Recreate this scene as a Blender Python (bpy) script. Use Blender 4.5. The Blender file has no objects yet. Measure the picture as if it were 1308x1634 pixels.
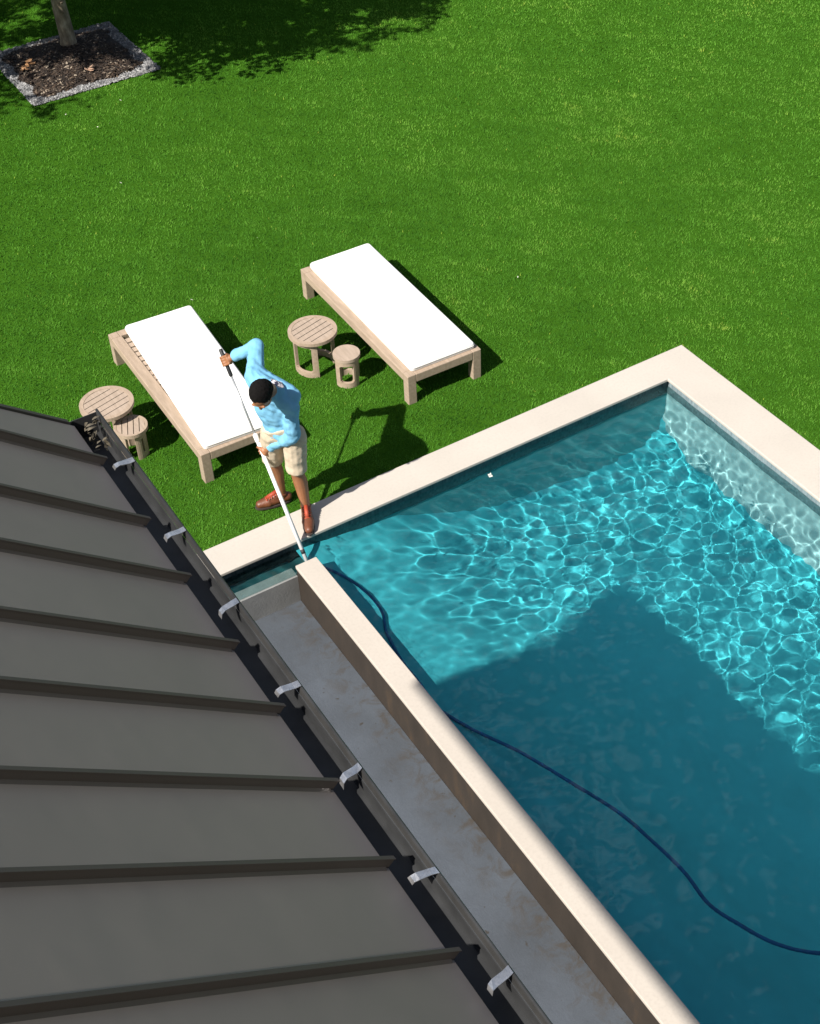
import bpy, bmesh, math, random
import numpy as np
from mathutils import Vector, Matrix, noise as mnoise

random.seed(7)
rng = np.random.default_rng(11)
S = bpy.context.scene
COL = S.collection
PI = math.pi

# ------------------------------------------------------------------ camera
CAM_H = 8.0
TILT, ROLL, YAW = 0.74157808, -0.05775381, -0.50741284
FPX = 2343.87                                    # focal length in pixels of a 1308 x 1634 frame
cy, sy = math.cos(YAW), math.sin(YAW)
fwd = Vector((-sy * math.cos(TILT), cy * math.cos(TILT), -math.sin(TILT)))
rt0 = Vector((cy, sy, 0)); up0 = rt0.cross(fwd)
rt = rt0 * math.cos(ROLL) + up0 * math.sin(ROLL)
up = -rt0 * math.sin(ROLL) + up0 * math.cos(ROLL)
cam = bpy.data.cameras.new("camera"); camo = bpy.data.objects.new("camera", cam); COL.objects.link(camo)
M = Matrix((rt, up, -fwd)).transposed().to_4x4(); M.translation = Vector((0, 0, CAM_H))
camo.matrix_world = M
cam.sensor_fit = 'VERTICAL'; cam.sensor_height = 24.0; cam.sensor_width = 24.0
cam.lens = FPX / 1634 * 24.0
cam.clip_start = 0.05; cam.clip_end = 2000
S.camera = camo

# ------------------------------------------------------------------ light
SUN_AZ, SUN_EL = math.radians(13), math.radians(45.6)      # direction the light travels towards, height of the sun
trav = Vector((math.cos(SUN_AZ) * math.cos(SUN_EL), math.sin(SUN_AZ) * math.cos(SUN_EL), -math.sin(SUN_EL)))
sl = bpy.data.lights.new("sun", 'SUN'); sl.energy = 4.8; sl.angle = math.radians(0.5); sl.color = (1.0, 0.95, 0.87)
so = bpy.data.objects.new("sun", sl); COL.objects.link(so)
so.rotation_euler = trav.to_track_quat('-Z', 'Y').to_euler(); so.location = (-6, -1, 14)
sl.cycles.is_caustics_light = True
W = bpy.data.worlds.new("World"); S.world = W; W.use_nodes = True
wn = W.node_tree.nodes; wl = W.node_tree.links
sky = wn.new('ShaderNodeTexSky'); sky.sky_type = 'NISHITA'; sky.sun_disc = False
sky.sun_elevation = SUN_EL
sky.sun_rotation = math.atan2(-trav.x, -trav.y)
sky.air_density = 1.0; sky.dust_density = 1.2; sky.ozone_density = 1.0
wn['Background'].inputs['Strength'].default_value = 0.05
wtc = wn.new('ShaderNodeTexCoord'); wnz = wn.new('ShaderNodeTexNoise'); wl.new(wtc.outputs['Generated'], wnz.inputs['Vector'])
wnz.inputs['Scale'].default_value = 6.0; wnz.inputs['Detail'].default_value = 7; wnz.inputs['Roughness'].default_value = 0.6
wr = wn.new('ShaderNodeValToRGB'); wl.new(wnz.outputs['Fac'], wr.inputs[0]); wr.color_ramp.elements[0].position = 0.53; wr.color_ramp.elements[1].position = 0.66
wr.color_ramp.elements[0].color = (0, 0, 0, 1); wr.color_ramp.elements[1].color = (0.85, 0.85, 0.85, 1)
wm = wn.new('ShaderNodeMix'); wm.data_type = 'RGBA'; wl.new(wr.outputs[0], wm.inputs[0]); wl.new(sky.outputs[0], wm.inputs[6]); wm.inputs[7].default_value = (13.5, 13.8, 14.3, 1)
wl.new(wm.outputs[2], wn['Background'].inputs[0])
S.view_settings.view_transform = 'Standard'; S.view_settings.look = 'None'
S.view_settings.exposure = 0.70; S.view_settings.gamma = 1.0
S.cycles.max_bounces = 10; S.cycles.diffuse_bounces = 3; S.cycles.glossy_bounces = 4
S.cycles.transmission_bounces = 8; S.cycles.transparent_max_bounces = 12
S.cycles.caustics_reflective = False; S.cycles.caustics_refractive = True
S.cycles.blur_glossy = 0.5; S.cycles.sample_clamp_indirect = 4.0

# ------------------------------------------------------------------ helpers
class MB:
    """collects vertices and faces for one mesh"""
    def __init__(s): s.v = []; s.f = []; s.smooth = []
    def add(s, verts, faces, smooth=False):
        b = len(s.v); s.v += [tuple(p) for p in verts]
        for f in faces: s.f.append(tuple(i + b for i in f)); s.smooth.append(smooth)
        return s
    def box(s, a, b, rot=0.0, piv=None):
        x0, y0, z0 = a; x1, y1, z1 = b
        P = [(x0,y0,z0),(x1,y0,z0),(x1,y1,z0),(x0,y1,z0),(x0,y0,z1),(x1,y0,z1),(x1,y1,z1),(x0,y1,z1)]
        if rot:
            px, py = piv or ((x0+x1)/2, (y0+y1)/2); c, sn = math.cos(rot), math.sin(rot)
            P = [(px+(x-px)*c-(y-py)*sn, py+(x-px)*sn+(y-py)*c, z) for x, y, z in P]
        return s.add(P, [(0,3,2,1),(4,5,6,7),(0,1,5,4),(1,2,6,5),(2,3,7,6),(3,0,4,7)])
    def hexa(s, bottom, top):
        return s.add(list(bottom)+list(top), [(0,3,2,1),(4,5,6,7),(0,1,5,4),(1,2,6,5),(2,3,7,6),(3,0,4,7)])
    def prism(s, prof, p0, p1, ax, az, closed=True, smooth=False):
        """profile [(a,b)] swept from p0 to p1, a along ax, b along az"""
        p0, p1, ax, az = map(Vector, (p0, p1, ax, az)); n = len(prof)
        V = [p0+ax*a+az*b for a, b in prof] + [p1+ax*a+az*b for a, b in prof]
        F = [(i, (i+1) % n, n+(i+1) % n, n+i) for i in range(n if closed else n-1)]
        if closed: F += [tuple(range(n-1, -1, -1)), tuple(range(n, 2*n))]
        return s.add(V, F, smooth)
    def tube(s, pts, rad, seg=10, caps=True):
        pts = [Vector(p) for p in pts]; n = len(pts)
        rad = rad if isinstance(rad, (list, tuple)) else [rad]*n
        V = []; ref = None
        for i, p in enumerate(pts):
            t = (pts[min(i+1, n-1)] - pts[max(i-1, 0)]).normalized()
            if ref is None:
                ref = t.orthogonal().normalized()
            ref = (ref - t*ref.dot(t)).normalized(); q = t.cross(ref)
            for k in range(seg):
                a = 2*PI*k/seg; V.append(p + (ref*math.cos(a)+q*math.sin(a))*rad[i])
        F = [(i*seg+k, i*seg+(k+1) % seg, (i+1)*seg+(k+1) % seg, (i+1)*seg+k) for i in range(n-1) for k in range(seg)]
        if caps: F += [tuple(range(seg-1, -1, -1)), tuple(range((n-1)*seg, n*seg))]
        return s.add(V, F, True)
    def build(s, name, mat, parent=None, bevel=0.0, loc=None):
        me = bpy.data.meshes.new(name); me.from_pydata(s.v, [], s.f); me.update()
        me.polygons.foreach_set('use_smooth', s.smooth)
        if bevel:
            bm = bmesh.new(); bm.from_mesh(me)
            es = [e for e in bm.edges if len(e.link_faces) == 2 and e.calc_face_angle(0) > 0.5]
            bmesh.ops.bevel(bm, geom=es, offset=bevel, segments=2, affect='EDGES', profile=0.5, clamp_overlap=True)
            bm.to_mesh(me); bm.free()
        me.materials.append(mat)
        o = bpy.data.objects.new(name, me); COL.objects.link(o)
        if parent is not None: o.parent = parent
        return o

def np_mesh(name, V, F, mat, parent=None, smooth=False, attr=None):
    """fast mesh from numpy arrays; F has a fixed face size"""
    me = bpy.data.meshes.new(name); V = np.asarray(V, np.float32); F = np.asarray(F, np.int32); k = F.shape[1]
    me.vertices.add(len(V)); me.vertices.foreach_set('co', V.ravel())
    me.loops.add(F.size); me.loops.foreach_set('vertex_index', F.ravel())
    me.polygons.add(len(F)); me.polygons.foreach_set('loop_start', np.arange(0, F.size, k, dtype=np.int32))
    me.polygons.foreach_set('loop_total', np.full(len(F), k, np.int32))
    me.polygons.foreach_set('use_smooth', np.full(len(F), smooth, bool))
    if attr is not None:
        a = me.attributes.new('tint', 'FLOAT', 'POINT'); a.data.foreach_set('value', np.asarray(attr, np.float32))
    me.update(calc_edges=True); me.validate()
    me.materials.append(mat)
    o = bpy.data.objects.new(name, me); COL.objects.link(o)
    if parent is not None: o.parent = parent
    return o

def tag(o, label=None, cat=None, group=None, kind=None):
    for k, v in (('label', label), ('category', cat), ('group', group), ('kind', kind)):
        if v: o[k] = v
    return o
def empty(name, loc, rz=0.0):
    o = bpy.data.objects.new(name, None); COL.objects.link(o); o.location = loc; o.rotation_euler = (0, 0, rz)
    o.empty_display_size = 0.2
    return o

class NT:
    """small node-tree builder"""
    def __init__(s, name):
        s.m = bpy.data.materials.new(name); s.m.use_nodes = True; s.t = s.m.node_tree; s.b = s.t.nodes['Principled BSDF']
        s.out = s.t.nodes['Material Output']
    def n(s, typ, **kw):
        o = s.t.nodes.new(typ)
        for k, v in kw.items():
            if k in o.inputs.keys() if isinstance(k, str) else False: s.set(o, k, v)
            else: setattr(o, k, v)
        return o
    def set(s, node, key, v):
        if hasattr(v, 'links') or isinstance(v, bpy.types.NodeSocket): s.t.links.new(v, node.inputs[key])
        else: node.inputs[key].default_value = v
    def coord(s): return s.n('ShaderNodeTexCoord').outputs['Object']
    def mapping(s, vec, scale=(1,1,1), rot=(0,0,0)):
        m = s.n('ShaderNodeMapping'); s.t.links.new(vec, m.inputs[0]); m.inputs['Scale'].default_value = scale; m.inputs['Rotation'].default_value = rot
        return m.outputs[0]
    def noise(s, vec, scale, detail=4, rough=0.55, dist=0.0):
        m = s.n('ShaderNodeTexNoise'); s.t.links.new(vec, m.inputs['Vector'])
        m.inputs['Scale'].default_value = scale; m.inputs['Detail'].default_value = detail
        m.inputs['Roughness'].default_value = rough; m.inputs['Distortion'].default_value = dist
        return m.outputs['Fac']
    def ramp(s, fac, stops, interp='LINEAR'):
        r = s.n('ShaderNodeValToRGB'); s.t.links.new(fac, r.inputs[0]); e = r.color_ramp.elements; r.color_ramp.interpolation = interp
        while len(e) < len(stops): e.new(0.5)
        for k, (p, c) in enumerate(stops): e[k].position = p; e[k].color = (*c, 1) if len(c) == 3 else c
        return r.outputs[0]
    def mix(s, fac, a, b, mode='MIX'):
        m = s.n('ShaderNodeMix', data_type='RGBA', blend_type=mode)
        for key, v in ((0, fac), (6, a), (7, b)):
            if isinstance(v, bpy.types.NodeSocket): s.t.links.new(v, m.inputs[key])
            elif key == 0: m.inputs[0].default_value = v
            else: m.inputs[key].default_value = (*v, 1)
        return m.outputs[2]
    def math(s, op, a, b=0.0):
        m = s.n('ShaderNodeMath', operation=op)
        for i, v in enumerate((a, b)):
            if isinstance(v, bpy.types.NodeSocket): s.t.links.new(v, m.inputs[i])
            else: m.inputs[i].default_value = v
        return m.outputs[0]
    def bump(s, h, strength=0.3, dist=0.01):
        b = s.n('ShaderNodeBump'); s.t.links.new(h, b.inputs['Height']); b.inputs['Strength'].default_value = strength; b.inputs['Distance'].default_value = dist
        s.t.links.new(b.outputs[0], s.b.inputs['Normal']); return b
    def base(s, c, rough=0.6, metal=0.0, spec=None):
        if isinstance(c, bpy.types.NodeSocket): s.t.links.new(c, s.b.inputs['Base Color'])
        else: s.b.inputs['Base Color'].default_value = (*c, 1)
        if isinstance(rough, bpy.types.NodeSocket): s.t.links.new(rough, s.b.inputs['Roughness'])
        else: s.b.inputs['Roughness'].default_value = rough
        s.b.inputs['Metallic'].default_value = metal
        if spec is not None: s.b.inputs['Specular IOR Level'].default_value = spec
        return s.m

def simple(name, col, rough=0.6, var=0.12, scale=6.0, bump=0.0, bscale=60.0, metal=0.0, spec=None):
    t = NT(name); c = t.coord(); nz = t.noise(c, scale, 5)
    lo = tuple(x*(1-var) for x in col); hi = tuple(min(1, x*(1+var)) for x in col)
    t.base(t.ramp(nz, [(0.3, lo), (0.7, hi)]), rough, metal, spec)
    if bump: t.bump(t.noise(c, bscale, 6), bump, 0.01)
    return t.m

# ------------------------------------------------------------------ materials
def mat_coping(name, a, b, rough=0.7):
    t = NT(name); c = t.coord()
    n1 = t.noise(c, 1.7, 6); n2 = t.noise(c, 45, 4)
    col = t.mix(t.ramp(n2, [(0.45, (0,0,0)), (0.85, (0.6,0.6,0.6))]), t.ramp(n1, [(0.3, a), (0.7, b)]), tuple(x*0.88 for x in a))
    t.base(col, rough); t.bump(t.noise(c, 90, 6), 0.15, 0.004); return t.m
M_COPING = mat_coping('limestone_coping', (0.485,0.440,0.388), (0.535,0.487,0.430))
M_CAP = mat_coping('pale_weir_stone', (0.470,0.418,0.362), (0.52,0.466,0.408))

def mat_weir_face():
    t = NT('brown_stained_stone'); c = t.coord()
    n = t.noise(t.mapping(c, (1,1,0.35)), 5, 6, 0.65)
    t.base(t.ramp(n, [(0.25, (0.022,0.016,0.011)), (0.55, (0.034,0.025,0.018)), (0.8, (0.072,0.045,0.024))]), 0.6)
    t.bump(t.noise(c, 60, 6), 0.2, 0.005); return t.m
M_WEIRFACE = mat_weir_face()

def mat_basin():
    t = NT('damp_grey_plaster'); c = t.coord()
    n1 = t.noise(c, 1.6, 6, 0.6); n2 = t.noise(c, 7, 8, 0.7, 0.6); n3 = t.noise(c, 38, 4)
    col = t.ramp(n1, [(0.3, (0.060,0.067,0.077)), (0.7, (0.090,0.103,0.123))])
    # dirt gathered along the foot of the weir
    sx = t.n('ShaderNodeSeparateXYZ'); t.t.links.new(c, sx.inputs[0])
    near = t.n('ShaderNodeMapRange'); t.t.links.new(sx.outputs[0], near.inputs[0]); near.inputs[1].default_value = 2.85; near.inputs[2].default_value = 3.2
    d = t.math('MULTIPLY', near.outputs[0], t.ramp(n2, [(0.47, (0,0,0)), (0.62, (0.9,0.9,0.9))]))
    col = t.mix(d, col, (0.060,0.049,0.038))
    spots = t.ramp(t.noise(c, 14, 2), [(0.24, (1,1,1)), (0.29, (0,0,0))])
    col = t.mix(spots, col, (0.05,0.045,0.04))
    t.base(col, t.math('MULTIPLY_ADD', n1, 0.4)); t.t.nodes[-1]
    t.b.inputs['Roughness'].default_value = 0.45
    for l in list(t.b.inputs['Roughness'].links): t.t.links.remove(l)
    t.bump(t.math('ADD', t.math('MULTIPLY', n2, 0.8), t.math('MULTIPLY', n3, 0.3)), 0.25, 0.02); return t.m
M_BASIN = mat_basin()
M_STEP = simple('grey_wet_plaster', (0.24,0.24,0.235), 0.4, 0.15, 5, 0.2)

def mat_plaster():
    t = NT('pool_plaster'); c = t.coord()
    n = t.noise(c, 2.2, 6)
    t.base(t.ramp(n, [(0.3, (0.46,0.63,0.66)), (0.7, (0.55,0.71,0.74))]), 0.8); return t.m
M_PLASTER = mat_plaster()
M_FLOOR = simple('teal_floor_plaster', (0.085,0.57,0.67), 0.8, 0.08, 2.0)
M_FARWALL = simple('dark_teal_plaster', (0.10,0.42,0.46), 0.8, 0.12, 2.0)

def mat_tile(name, c1, c2):
    t = NT(name); c = t.coord()
    sx = t.n('ShaderNodeSeparateXYZ'); t.t.links.new(c, sx.inputs[0])
    cb = t.n('ShaderNodeCombineXYZ'); t.t.links.new(t.math('ADD', sx.outputs[0], sx.outputs[1]), cb.inputs[0]); t.t.links.new(sx.outputs[2], cb.inputs[1])
    b = t.n('ShaderNodeTexBrick'); t.t.links.new(cb.outputs[0], b.inputs['Vector'])
    b.offset = 0.0
    b.inputs['Color1'].default_value = (*c1,1); b.inputs['Color2'].default_value = (*c2,1); b.inputs['Mortar'].default_value = (*(0.5*(p+q) for p, q in zip(c1, c2)), 1)
    b.inputs['Scale'].default_value = 1.0; b.inputs['Mortar Size'].default_value = 0.004; b.inputs['Brick Width'].default_value = 0.024; b.inputs['Row Height'].default_value = 0.048
    t.base(b.outputs['Color'], 0.25); return t.m
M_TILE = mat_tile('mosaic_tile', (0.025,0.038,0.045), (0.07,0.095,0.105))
M_TILE_SUNLIT = mat_tile('mosaic_tile_sunlit', (0.17,0.21,0.23), (0.28,0.34,0.36))  # paler copy of the mosaic, sunlight on the right wall painted in

def mat_water():
    t = NT('pool_water')
    g = t.n('ShaderNodeBsdfGlass'); g.inputs['Color'].default_value = (0.82,0.99,0.985,1); g.inputs['Roughness'].default_value = 0.0; g.inputs['IOR'].default_value = 1.33
    t.t.links.new(g.outputs[0], t.out.inputs['Surface'])
    return t.m
M_WATER = mat_water()

def mat_ground():
    t = NT('turf_soil'); c = t.coord()
    n1 = t.noise(c, 0.5, 4); n2 = t.noise(c, 9, 6, 0.7); n3 = t.noise(c, 60, 6, 0.75)
    col = t.ramp(n2, [(0.3, (0.040,0.110,0.010)), (0.7, (0.062,0.160,0.016))])
    col = t.mix(t.ramp(n3, [(0.35, (0,0,0)), (0.65, (0.8,0.8,0.8))]), col, (0.022,0.085,0.003))
    t.base(col, 0.9, spec=0.0); t.bump(n3, 0.6, 0.03); return t.m
M_GROUND = mat_ground()

def mat_grass():
    t = NT('grass_blade')
    a = t.n('ShaderNodeAttribute'); a.attribute_name = 'tint'
    col = t.ramp(a.outputs['Fac'], [(0.0, (0.034,0.110,0.012)), (0.30, (0.060,0.180,0.020)), (0.50, (0.093,0.248,0.029)), (0.75, (0.150,0.320,0.044)), (1.0, (0.30,0.40,0.06))])
    t.base(col, 0.6, spec=0.0)
    tr = t.n('ShaderNodeBsdfTranslucent'); t.t.links.new(col, tr.inputs[0])
    mx = t.n('ShaderNodeMixShader'); mx.inputs[0].default_value = 0.26
    t.t.links.new(t.b.outputs[0], mx.inputs[1]); t.t.links.new(tr.outputs[0], mx.inputs[2]); t.t.links.new(mx.outputs[0], t.out.inputs['Surface'])
    return t.m
M_GRASS = mat_grass()

def mat_roof():
    t = NT('bronze_roof_metal'); c = t.coord()
    n1 = t.noise(c, 0.8, 4); n2 = t.noise(c, 6, 6)
    col = t.ramp(n1, [(0.3, (0.335,0.283,0.247)), (0.7, (0.375,0.317,0.277))])
    t.base(col, 0.5, 0.0, 0.3)
    t.bump(t.noise(c, 1.4, 3), 0.12, 0.03); return t.m
M_ROOF = mat_roof()
M_SEAM_SHADED = simple('bronze_roof_metal_shaded', (0.12,0.10,0.087), 0.5, 0.05, 2, spec=0.3)  # same metal as the roof, shade on the seams painted in as darker colour
M_GUTTER = simple('dark_gutter_metal', (0.045,0.046,0.048), 0.4, 0.25, 8, metal=0.2)
M_LIP_SUNLIT = simple('gutter_metal_sunlit', (0.068,0.067,0.066), 0.4, 0.2, 8, metal=0.3)  # lighter copy of the gutter metal, sun on the lip's inner face painted in
M_STRAP = simple('bare_aluminium', (0.75,0.75,0.76), 0.28, 0.2, 30, 0.4, 40, metal=0.9)
M_SIDING = simple('dark_wall_render', (0.10,0.10,0.10), 0.8, 0.1, 3)

def mat_teak(name, a, b):
    t = NT(name); c = t.coord()
    n = t.noise(t.mapping(c, (14, 2.0, 14)), 3.0, 6, 0.6)
    t.base(t.ramp(n, [(0.3, a), (0.7, b)]), 0.65); t.bump(n, 0.08, 0.004); return t.m
M_TEAK = mat_teak('bleached_teak', (0.31,0.235,0.17), (0.43,0.33,0.25))
M_TEAK_TOP = mat_teak('bleached_teak_top', (0.33,0.255,0.195), (0.44,0.345,0.27))
M_CUSHION = simple('white_canvas', (0.80,0.79,0.77), 0.85, 0.03, 4, 0.15, 120)

# ------------------------------------------------------------------ pool
XW0, XW1 = 3.185, 3.36            # weir wall, outer and inner face
XR, XRO = 7.07, 7.465             # right inner wall, outer edge of the coping
YF, YFO = 7.87, 8.165             # far inner wall, outer edge of the coping
YN, XL = -1.6, 0.7                # near end of the pool, left end of the channel
YE = 7.60                         # far end of the weir, wall closing the catch basin
ZW, ZB, ZT = -0.10, -1.75, -0.38  # water level, pool floor, basin floor

pool = empty('swimming_pool', (XW1, YF, 0))
tag(pool, 'teal rectangular swimming pool with pale stone coping and a raised weir', 'pool')
def P(o):                          # keep world coordinates while parenting
    par = o.parent; o.matrix_parent_inverse = Matrix.Translation(-Vector(par.location)); return o

fx = [XW1-0.05, 3.36, 3.9, 4.2, 4.6, 5.0, 5.5, 6.2, XR+0.02]; fz = [-0.125, -0.135, -0.42, -0.66, -0.98, -1.23, -1.41, -1.54, -1.60]
gx = np.concatenate([np.arange(XW1-0.05, 6.4, 0.06), np.arange(6.4, XR, 0.02), [XR+0.015]]); gy = np.concatenate([np.arange(YN-0.1, 7.2, 0.12), np.arange(7.2, YF, 0.02), [YF+0.015]])
GXX, GYY = np.meshgrid(gx, gy, indexing='ij')
kern = np.interp(gx, fx, fz); ks = np.array([np.interp(np.linspace(x-0.25, x+0.25, 11), fx, fz).mean() if x > 3.6 else np.interp(x, fx, fz) for x in gx])
def cove(d, r): d = np.clip(d, 0, r); return r-np.sqrt(np.clip(r*r-(r-d)**2, 0, None))
GZZ = ks[:, None]+np.maximum(0, cove(XR-GXX, 0.50))+np.maximum(0, cove(YF-GYY, 0.45))*np.clip((-ks[:, None]-0.12)/0.6, 0, 1)
fi = np.arange(GXX.size).reshape(GXX.shape)
FF = np.stack([fi[:-1, :-1], fi[1:, :-1], fi[1:, 1:], fi[:-1, 1:]], -1).reshape(-1, 4)
fo = np_mesh('pool_floor', np.stack([GXX, GYY, np.minimum(GZZ, -0.125)], -1).reshape(-1, 3), FF, M_FLOOR, pool, smooth=True); P(fo)
b = MB()
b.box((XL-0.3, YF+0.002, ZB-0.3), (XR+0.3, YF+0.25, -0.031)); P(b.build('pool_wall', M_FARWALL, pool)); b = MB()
b.box((XR+0.002, YN-0.3, ZB-0.3), (XR+0.30, YF, -0.031))
b.box((XW1-0.05, YN-0.25, ZB-0.3), (XR, YN, -0.031))
P(b.build('pool_wall', M_PLASTER, pool))
b = MB()
b.box((XL-0.3, YF-0.004, -0.24), (XR-0.006, YF+0.001, -0.032))
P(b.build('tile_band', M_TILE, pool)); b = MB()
b.box((XR-0.004, YN, -0.24), (XR+0.001, YF-0.006, -0.032))
P(b.build('tile_band', M_TILE_SUNLIT, pool))
# coping: mitred at the far corner, overhanging the walls a little
o_ = 0.028
b = MB()
def slab(q, z0, z1): b.hexa([(x, y, z0) for x, y in q], [(x, y, z1) for x, y in q])
ring = [(XL-0.3, YF-o_), (XR-o_, YF-o_), (XR-o_, YN-0.4), (XRO+0.01, YN-0.4), (XRO, YFO+0.01), (XL-0.3, YFO-0.01)]; n = len(ring)
b.add([(x, y, -0.03) for x, y in ring]+[(x, y, 0.0) for x, y in ring], [tuple(range(n)), tuple(range(2*n-1, n-1, -1))]+[(i, n+i, n+(i+1) % n, (i+1) % n) for i in range(n)])
P(b.build('coping', M_COPING, pool, bevel=0.006))
# weir wall with cap
b = MB(); b.box((XW0, YN-0.3, ZB-0.3), (XW1, YE, -0.034))
weir = P(b.build('weir_wall', M_WEIRFACE, pool))
b = MB(); b.box((XW0-0.006, YN-0.3, -0.033), (XW1+0.004, YE+0.004, 0.0))
cap = b.build('weir_cap', M_CAP, weir, bevel=0.004)
# wall that closes the catch basin towards the channel, just under water level
b = MB(); b.box((XL-0.3, YE-0.005, ZB-0.3), (XW0-0.001, YE+0.10, ZW-0.012))
P(b.build('channel_wall', M_STEP, pool))
b = MB(); b.box((XL-0.3, YE+0.10, ZB-0.2), (XW1-0.05, YF+0.05, -1.0))
P(b.build('channel_floor', M_PLASTER, pool))
b = MB(); b.box((0.8, YN-0.3, ZT-0.2), (XW0-0.002, YE-0.006, ZT))
P(b.build('basin_floor', M_BASIN, pool))

# water: one closed body, wavy on top
def water():
    h = 0.0085
    xs = np.arange(XL-0.2, XR+0.06, h); ys = np.arange(YN-0.12, YF+0.06, h)
    X, Y = np.meshgrid(xs, ys, indexing='ij')
    Z = np.zeros_like(X)
    r = np.random.default_rng(5)
    for k in range(80):
        lam = 0.06 * (0.33/0.06) ** r.random()
        th = r.normal(math.radians(-62), 0.9); kk = 2*PI/lam
        amp = 0.00025 * (lam/0.2)**1.7
        Z += amp*np.sin(kk*(X*math.cos(th)+Y*math.sin(th)) + r.random()*6.283)
    for k in range(9):
        lam = r.uniform(0.5, 1.1); th = r.normal(math.radians(-70), 0.35); kk = 2*PI/lam
        Z += 0.0015*lam*np.sin(kk*(X*math.cos(th)+Y*math.sin(th)) + r.random()*6.283)
    # rings spreading from the pole
    d = np.hypot(X-3.32, Y-7.71)
    Z += 0.0022*np.sin(2*PI*d/0.15)*np.exp(-d/0.45)*np.clip(d/0.08, 0, 1)
    Z += ZW
    keep = ((X > XW1-0.08) | (Y > YE+0.012))
    cell = keep[:-1, :-1] & keep[1:, :-1] & keep[:-1, 1:] & keep[1:, 1:]
    ny = len(ys); idx = np.arange(X.size).reshape(X.shape)
    I, J = np.nonzero(cell)
    F = np.stack([idx[I, J], idx[I+1, J], idx[I+1, J+1], idx[I, J+1]], 1)
    V = np.stack([X, Y, Z], -1).reshape(-1, 3)
    # boundary edges -> skirt, and a floor for the body
    E = np.concatenate([F[:, [0,1]], F[:, [1,2]], F[:, [2,3]], F[:, [3,0]]])
    key = np.sort(E, 1); _, inv, cnt = np.unique(key, axis=0, return_inverse=True, return_counts=True)
    B = E[cnt[inv.ravel()] == 1]
    used = np.unique(F); low = -np.ones(len(V), int)
    bv = np.unique(B); low[bv] = len(V)+np.arange(len(bv))
    VL = V[bv].copy(); VL[:, 2] = ZB-0.12
    SK = np.stack([B[:, 1], B[:, 0], low[B[:, 0]], low[B[:, 1]]], 1)
    V = np.concatenate([V, VL])
    ob = np_mesh('pool_water', V, np.concatenate([F, SK]), M_WATER, smooth=True)
    bm = bmesh.new(); bm.from_mesh(ob.data)
    loose = [v for v in bm.verts if not v.link_faces]
    bmesh.ops.delete(bm, geom=loose, context='VERTS')
    ed = [e for e in bm.edges if len(e.link_faces) == 1]
    bmesh.ops.contextual_create(bm, geom=ed)
    for f in bm.faces:
        if len(f.verts) > 4 or abs(f.normal.z) < 0.5: f.smooth = False
    for e in bm.edges:
        if len(e.link_faces) == 2 and e.calc_face_angle(0) > 0.7: e.smooth = False
    bm.to_mesh(ob.data); bm.free()
    tag(ob, kind='structure'); ob.cycles.is_caustics_caster = True
    return ob
water_o = water()
for o in bpy.data.objects:
    if o.name.startswith(('pool_floor', 'pool_wall', 'channel_', 'tile_band', 'weir_wall')): o.cycles.is_caustics_receiver = True
# hose drifting just under the surface
HOSE0 = [(3.375,7.66), (3.43,7.58), (3.52,7.40), (3.575,7.20), (3.575,6.97), (3.52,6.83), (3.47,6.70), (3.425,6.40), (3.415,6.16), (3.408,5.96)]
hose_pts = HOSE0+[(3.411,5.838), (3.524,5.56), (3.672,5.231), (3.801,4.891), (3.932,4.467), (3.985,4.166), (4.004,3.868), (3.989,3.603), (4.051,3.377), (4.158,3.153), (4.331,2.964), (4.639,2.792), (5.3,2.9), (6.0,2.4)]
def spline(pts, n=8):
    pts = [Vector(p) for p in pts]; out = []
    for i in range(len(pts)-1):
        p0, p1, p2, p3 = pts[max(i-1, 0)], pts[i], pts[i+1], pts[min(i+2, len(pts)-1)]
        for k in range(n):
            t = k/n
            out.append(0.5*((2*p1)+(p2-p0)*t+(2*p0-5*p1+4*p2-p3)*t*t+(3*p1-p0-3*p2+p3)*t**3))
    return out+[pts[-1]]
hp = spline([(x, y, -0.165-0.012*math.sin(3*i) if not 1 < i < 7 else max(-0.30, float(np.interp(x, fx, fz))+0.022)) for i, (x, y) in enumerate(hose_pts)], 10)
b = MB(); b.tube(hp, [(0.0115 if i < 75 else 0.0135)+0.001*(i % 2) for i in range(len(hp))], 12)
M_HOSE = simple('blue_hose', (0.010,0.12,0.33), 0.5, 0.2, 8)
ho = b.build('pool_hose', M_HOSE); tag(ho, 'dark blue vacuum hose snaking through the shaded pool water', 'hose')

# ------------------------------------------------------------------ house under the standing-seam roof
SL = 0.94; nrm = Vector((SL, 0, 1)).normalized()
XT, ZE, SK = 1.355, 3.60, 0.15                       # seam tips: x, z; skew of the seams in plan
RIDGE_X = -3.0
def rp(u, y, h=0.0):                                  # u metres (in x) up the slope from the seam tips
    return Vector((XT-u, y-SK*u, ZE+SL*u)) + nrm*(h-0.05)
UR = XT-RIDGE_X
house = empty('house', (-1.0, 2.0, 0)); tag(house, 'dark house wing under a grey standing seam metal roof with open gutter', 'house')
b = MB(); YR, YB, RC = 5.672, -4.0, 0.42
n = 12
top = []; 
b.hexa([rp(0, YB, -0.03), rp(0, YR, -0.03), rp(UR, YR-RC, -0.03), rp(UR, YB, -0.03)], [rp(0, YB), rp(0, YR), rp(UR, YR-RC), rp(UR, YB)])
roof = P(b.build('roof', M_ROOF, house))
seam_y = [5.321, 4.819, 4.39, 3.927, 3.526, 3.095, 2.69, 2.261] + [2.261-0.43*k for k in range(1, 13)]
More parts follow.
